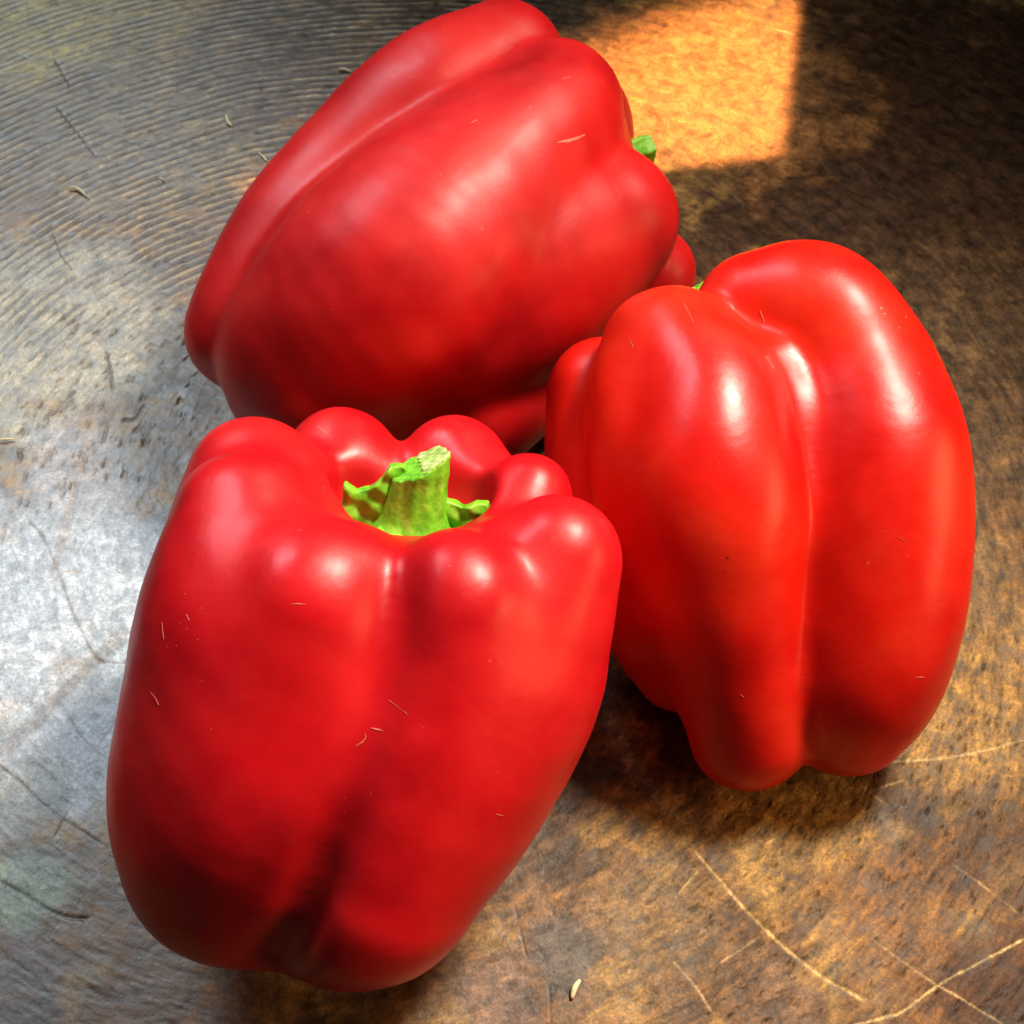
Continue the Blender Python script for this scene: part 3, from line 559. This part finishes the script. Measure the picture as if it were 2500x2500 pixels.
# ------------------------------------------------------------------ scuffs, dust and blemishes on the skins
M_SCUFF = mat_plain("pale_scuff", (.80, .17, .11), .6)
M_SPOT = mat_plain("dark_blemish", (.22, .004, .004), .5)
M_STRAW = mat_plain("pale_wood_fibre", (.80, .70, .42), .6)
MARKS = [  # (half width, [(x, y, z, nx, ny, nz) along the mark]) in mm
 ([(0.13, [(-33.16, -16.83, 49.6, -0.29, 0.08, 0.95), (-32.36, -17.77, 49.88, -0.24, 0.06, 0.97), (-31.04, -19.06, 50.18, -0.09, 0.06, 0.99)]),
   (0.1, [(-30.84, -64.79, 70.11, -0.05, -0.47, 0.88), (-29.87, -64.7, 70.19, 0.0, -0.46, 0.89), (-28.74, -64.73, 70.12, 0.1, -0.45, 0.89)]),
   (0.12, [(-19.89, -77.71, 57.91, -0.02, -0.43, 0.9), (-19.31, -77.84, 57.91, -0.16, -0.42, 0.89), (-18.12, -78.17, 58.07, -0.3, -0.38, 0.87)]),
   (0.11, [(-21.99, -79.91, 56.71, 0.19, -0.58, 0.79), (-21.03, -79.39, 56.93, 0.1, -0.54, 0.84), (-20.57, -78.79, 57.27, 0.0, -0.5, 0.87), (-20.75, -78.31, 57.58, 0.07, -0.51, 0.86)]),
   (0.05, [(-17.32, -74.38, 59.93, -0.26, -0.38, 0.89), (-14.92, -76.33, 59.98, -0.25, -0.43, 0.87), (-12.32, -78.26, 59.03, 0.09, -0.53, 0.84)]),
   (0.16, [(-46.88, -60.25, 65.56, -0.44, -0.2, 0.88)]),
   (0.13, [(-44.1, -62.94, 66.05, -0.34, -0.26, 0.9)]),
   (0.1, [(-50.43, -63.1, 62.32, -0.63, -0.27, 0.73), (-50.26, -64.27, 61.99, -0.62, -0.31, 0.73), (-49.97, -65.47, 61.72, -0.6, -0.33, 0.73)]),
   (0.16, [(-47.32, -64.19, 64.17, -0.49, -0.31, 0.81)]),
   (0.13, [(-46.2, -65.37, 64.35, -0.45, -0.34, 0.83)]),
   (0.15, [(-44.42, -67.19, 64.5, -0.39, -0.35, 0.85)]),
   (0.14, [(-47.82, -67.1, 62.59, -0.53, -0.36, 0.76)]),
   (0.1, [(-43.4, -63.94, 66.03, -0.34, -0.26, 0.9)]),
   (0.1, [(-45.58, -61.76, 65.78, -0.39, -0.24, 0.89)]),
   (0.12, [(-49.34, -66.77, 61.64, -0.57, -0.35, 0.74)]),
   (0.09, [(-46.41, -63.3, 64.96, -0.43, -0.26, 0.87), (-45.89, -64.28, 64.9, -0.4, -0.29, 0.87)]),
   (0.09, [(-52.03, -71.41, 56.74, -0.66, -0.35, 0.66), (-51.1, -72.55, 57.02, -0.63, -0.37, 0.68), (-50.47, -73.64, 56.99, -0.61, -0.38, 0.7)]),
   (0.12, [(-19.77, -85.75, 53.71, -0.39, -0.43, 0.81)]),
   (0.14, [(-8.85, -58.65, 70.45, -0.1, -0.05, 0.99)]),
   (0.1, [(-2.05, -81.4, 51.39, 0.52, -0.65, 0.56)]),
   (0.08, [(-2.25, -85.6, 46.14, 0.56, -0.71, 0.43), (-1.31, -85.42, 45.13, 0.58, -0.71, 0.39)]),
   (0.1, [(-37.1, -98.3, 38.34, 0.02, -0.94, 0.34), (-36.35, -98.45, 37.74, 0.11, -0.95, 0.29), (-35.9, -98.14, 38.57, 0.12, -0.94, 0.3)]),
   (0.12, [(-42.11, -78.36, 58.97, -0.25, -0.49, 0.83)]),
   (0.1, [(-43.61, -72.44, 62.14, -0.35, -0.5, 0.8)]),
   (0.08, [(-6.88, -62.86, 69.58, 0.08, -0.35, 0.93)]),
   (0.1, [(5.99, -51.88, 66.78, -0.09, -0.24, 0.97)]),
   (0.09, [(5.69, -51.37, 66.88, -0.1, -0.2, 0.97), (6.59, -51.65, 66.88, -0.04, -0.25, 0.97)])],
  [(0.22, [(-10.09, -75.56, 60.72, 0.08, -0.6, 0.8)]),
   (0.2, [(-7.83, -86.78, 50.11, 0.44, -0.69, 0.57)]),
   (0.16, [(15.01, -55.67, 58.14, 0.87, -0.41, 0.29)]),
   (0.14, [(13.97, -56.13, 60.04, 0.78, -0.48, 0.4)]),
   (0.16, [(-27.09, -58.57, 71.39, 0.21, -0.03, 0.98)]),
   (0.14, [(7.75, -66.93, 57.11, 0.58, -0.54, 0.61)]),
   (0.1, [(9.0, -67.34, 55.38, 0.66, -0.53, 0.53)])]),
 ([(0.05, [(28.69, 3.34, 60.85, -0.01, 0.33, 0.94), (29.59, -0.68, 61.67, -0.02, 0.14, 0.99), (30.55, -4.75, 62.21, -0.01, 0.11, 0.99)]),
   (0.11, [(20.19, -4.29, 57.2, -0.66, -0.03, 0.75), (20.64, -6.04, 57.49, -0.65, -0.06, 0.76)]),
   (0.45, [(62.84, -0.7, 61.49, 0.33, -0.17, 0.93)]),
   (0.3, [(63.32, -1.69, 61.13, 0.3, -0.19, 0.93)]),
   (0.3, [(67.6, -0.47, 59.11, 0.55, -0.01, 0.84)]),
   (0.2, [(65.72, -3.71, 59.87, 0.38, -0.11, 0.92)]),
   (0.15, [(63.99, -5.42, 60.21, 0.23, -0.17, 0.96)]),
   (0.07, [(43.05, 2.48, 57.49, -0.51, -0.52, 0.68), (43.74, 0.52, 56.7, -0.45, -0.39, 0.8)]),
   (0.07, [(42.75, -9.05, 58.61, 0.65, 0.19, 0.73), (44.01, -11.17, 57.92, 0.68, 0.12, 0.73)]),
   (0.06, [(44.96, -6.76, 57.06, 0.16, -0.03, 0.99), (45.47, -8.86, 56.83, 0.32, -0.03, 0.95)]),
   (0.13, [(32.98, -31.62, 58.68, -0.08, -0.45, 0.89)]),
   (0.12, [(41.6, -39.46, 51.78, 0.46, -0.59, 0.66)]),
   (0.16, [(60.63, -37.76, 48.58, -0.14, -0.61, 0.78)]),
   (0.1, [(31.86, -53.4, 33.65, -0.44, -0.82, 0.38)]),
   (0.12, [(31.65, -53.54, 33.08, -0.45, -0.81, 0.36)]),
   (0.09, [(66.78, -55.34, 31.33, 0.37, -0.76, 0.54), (67.88, -55.04, 30.92, 0.42, -0.74, 0.52), (68.55, -54.94, 30.45, 0.47, -0.73, 0.5)]),
   (0.12, [(48.77, -53.84, 28.39, 0.19, -0.69, 0.7)]),
   (0.09, [(37.85, -57.53, 29.42, -0.07, -0.84, 0.54), (38.34, -57.8, 29.07, -0.08, -0.83, 0.55)]),
   (0.12, [(60.45, -7.5, 60.16, -0.03, -0.23, 0.97)]),
   (0.05, [(62.54, -38.57, 48.12, -0.02, -0.61, 0.79), (63.89, -39.19, 47.61, 0.04, -0.61, 0.79)]),
   (0.1, [(64.26, -41.07, 46.12, 0.06, -0.62, 0.79)]),
   (0.05, [(66.77, -44.12, 43.21, 0.24, -0.62, 0.74), (69.39, -43.84, 42.27, 0.4, -0.62, 0.68)]),
   (0.1, [(25.07, -36.64, 51.75, -0.57, -0.59, 0.58)])],
  [(0.38, [(34.37, -43.62, 49.53, -0.1, -0.76, 0.64)]),
   (0.2, [(34.09, -45.01, 47.71, -0.13, -0.79, 0.6)]),
   (0.15, [(43.31, -43.96, 45.21, 0.58, -0.64, 0.51)]),
   (0.12, [(32.77, -42.05, 50.95, -0.2, -0.72, 0.66)]),
   (0.14, [(50.95, -21.65, 52.92, -0.16, -0.35, 0.92)]),
   (0.1, [(48.69, -34.06, 47.46, 0.68, -0.44, 0.59)])]),
 ([(0.12, [(-23.76, 59.85, 61.62, -0.22, -0.23, 0.95), (-22.73, 60.56, 62.04, -0.23, -0.22, 0.95), (-21.69, 60.71, 62.31, -0.2, -0.21, 0.96)]),
   (0.1, [(-24.5, 62.11, 61.81, -0.29, -0.11, 0.95)]),
   (0.28, [(3.36, 45.75, 66.12, 0.21, -0.16, 0.96)]),
   (0.35, [(8.56, 40.56, 62.2, 0.52, -0.39, 0.76), (10.36, 41.81, 61.53, 0.57, -0.42, 0.71), (12.19, 43.24, 60.91, 0.6, -0.45, 0.66), (13.8, 44.91, 60.48, 0.67, -0.41, 0.62)]),
   (0.13, [(-30.23, 25.81, 63.01, -0.4, -0.0, 0.92)]),
   (0.12, [(-19.07, 23.08, 65.01, 0.02, -0.2, 0.98)]),
   (0.1, [(7.02, 13.5, 36.71, 0.5, -0.84, 0.21)]),
   (0.1, [(9.49, 54.39, 65.87, 0.28, -0.05, 0.96), (11.09, 55.43, 65.44, 0.31, -0.06, 0.95)]),
   (0.1, [(-32.79, 47.9, 55.58, -0.14, -0.32, 0.94)]),
   (0.1, [(-34.51, 48.73, 55.57, -0.18, -0.27, 0.95)]),
   (0.12, [(-7.54, 40.8, 66.59, 0.01, -0.03, 1.0), (-6.42, 41.7, 66.59, 0.03, -0.05, 1.0)]),
   (0.1, [(-58.99, 19.17, 37.75, -0.58, -0.47, 0.66)]),
   (0.1, [(-56.69, 19.4, 39.78, -0.56, -0.41, 0.72)]),
   (0.1, [(-31.97, 6.26, 53.77, -0.29, -0.7, 0.65)])],
  [(0.2, [(3.76, 29.84, 59.66, 0.6, -0.39, 0.7)]),
   (0.15, [(4.52, 30.82, 59.56, 0.6, -0.4, 0.69)]),
   (0.16, [(17.83, 31.07, 50.88, 0.5, -0.44, 0.74)]),
   (0.14, [(1.5, 29.2, 61.02, 0.49, -0.39, 0.78)]),
   (0.12, [(15.01, 29.14, 51.68, 0.49, -0.44, 0.75)])]),
]
def skin_marks(root, items, mat, name):
    V, F = [], []
    for w, pts in items:
        P = np.array([p[:3] for p in pts], float); Nn = np.array([p[3:] for p in pts], float)
        if len(P) == 1:                       # a small irregular fleck
            n = Nn[0]; a = np.cross(n, (.3, .8, .5)); a /= np.linalg.norm(a); b = np.cross(n, a); k = len(V)
            V.append(P[0]+n*.07)
            for j in range(8):
                rr = w*(.7+.6*((j*7+k) % 5)/5); t = j*math.pi/4
                V.append(P[0]+(a*math.cos(t)+b*math.sin(t)*.7)*rr-n*.03)
            for j in range(8): F.append((k, k+1+j, k+1+(j+1) % 8))
            continue
        T = np.gradient(P, axis=0); T /= np.linalg.norm(T, axis=1)[:, None]
        B = np.cross(Nn, T); k = len(V); n = len(P)
        for i in range(n):
            ww = w*math.sin(math.pi*(i+.6)/(n+.2))*(.8+.4*((i*3) % 4)/4)
            V += [P[i]+B[i]*ww-Nn[i]*.03, P[i]+Nn[i]*.08, P[i]-B[i]*ww-Nn[i]*.03]
        for i in range(n-1):
            for j in (0, 1):
                a = k+i*3+j; F += [(a, a+3, a+1), (a+1, a+3, a+4)]
    o = mesh_obj(name, np.array(V)*MM, F, mat, root); o.matrix_parent_inverse = Matrix.Translation(-root.location)
    tag(o, kind='stuff')
for (root, sk), m in zip(ROOTS, MARKS):
    if m[0]: skin_marks(root, m[0], M_SCUFF, "scuff_marks")
    if m[1]: skin_marks(root, m[1], M_SPOT, "blemishes")

# ------------------------------------------------------------------ bits lying on the board
def splinter(name, pts, r, label, cat, mat=M_STRAW):
    C = catmull(pts, 4); V, F = [], []; n = len(C)
    for i, c in enumerate(C):
        t = C[min(i+1, n-1)]-C[max(i-1, 0)]; t[2] = 0; t /= np.linalg.norm(t); s = np.array([-t[1], t[0], 0])
        rr = .75*r*(.45+.75*math.sin(math.pi*(i+.5)/n))
        for j in range(8):
            a = j*math.pi/4; V.append(c+s*math.cos(a)*rr+np.array([0, 0, 1])*(math.sin(a)*rr*.75))
    for i in range(n-1):
        for j in range(8): F.append((i*8+j, i*8+(j+1) % 8, (i+1)*8+(j+1) % 8, (i+1)*8+j))
    m0 = V[0:8]; m1 = V[-8:]; F += [(7, 6, 5, 4), (7, 4, 3, 0), (3, 2, 1, 0)]; k = (n-1)*8
    F += [(k, k+1, k+2, k+3), (k, k+3, k+4, k+7), (k+4, k+5, k+6, k+7)]
    c = np.mean(V, 0); c[2] = 0
    o = mesh_obj(name, (np.array(V)-c)*MM, F, mat); o.location = Vector(c)*MM
    tag(o, label, cat)
splinter('wood_splinter', [(-109.02, 96.67, 0.5), (-107.52, 96.86, 0.6), (-105.69, 95.72, 0.7), (-103.81, 93.73, 0.4)], 0.42, 'pale curled splinter on the grooved wood at far left', 'splinter')
splinter('wood_flake', [(11.36, -95.59, 0.3), (10.42, -96.99, 0.5), (9.91, -98.68, 0.3)], 0.55, 'yellow wood flake on the board below the front pepper', 'wood flake')
splinter('straw_fibre', [(-110.18, 18.36, 0.3), (-108.26, 18.65, 0.5), (-106.25, 18.81, 0.3)], 0.32, 'short yellow fibre on the board by the left edge of the picture', 'fibre')
splinter('wood_crumb', [(-73.39, 124.29, 0.3), (-72.64, 121.62, 0.4), (-71.41, 119.84, 0.3)], 0.5, 'cream coloured crumb caught in the grooves left of the rear pepper', 'crumb')
splinter('lint_fibre', [(-63.49, 109.91, 0.3), (-62.19, 108.23, 0.3), (-61.13, 106.68, 0.2)], 0.3, 'thin white fibre on the board close to the rear pepper', 'fibre')
splinter('wood_crumb', [(-46.08, 142.39, 0.3), (-44.57, 142.6, 0.4), (-42.36, 141.72, 0.3)], 0.4, 'tan crumb on the dark grooved wood above the rear pepper', 'crumb')
splinter('lint_fibre', [(-87.1, 101.17, 0.3), (-86.51, 100.02, 0.4), (-86.14, 100.87, 0.3)], 0.2, 'tiny white curl of lint between grooves, right of the splinter', 'fibre')
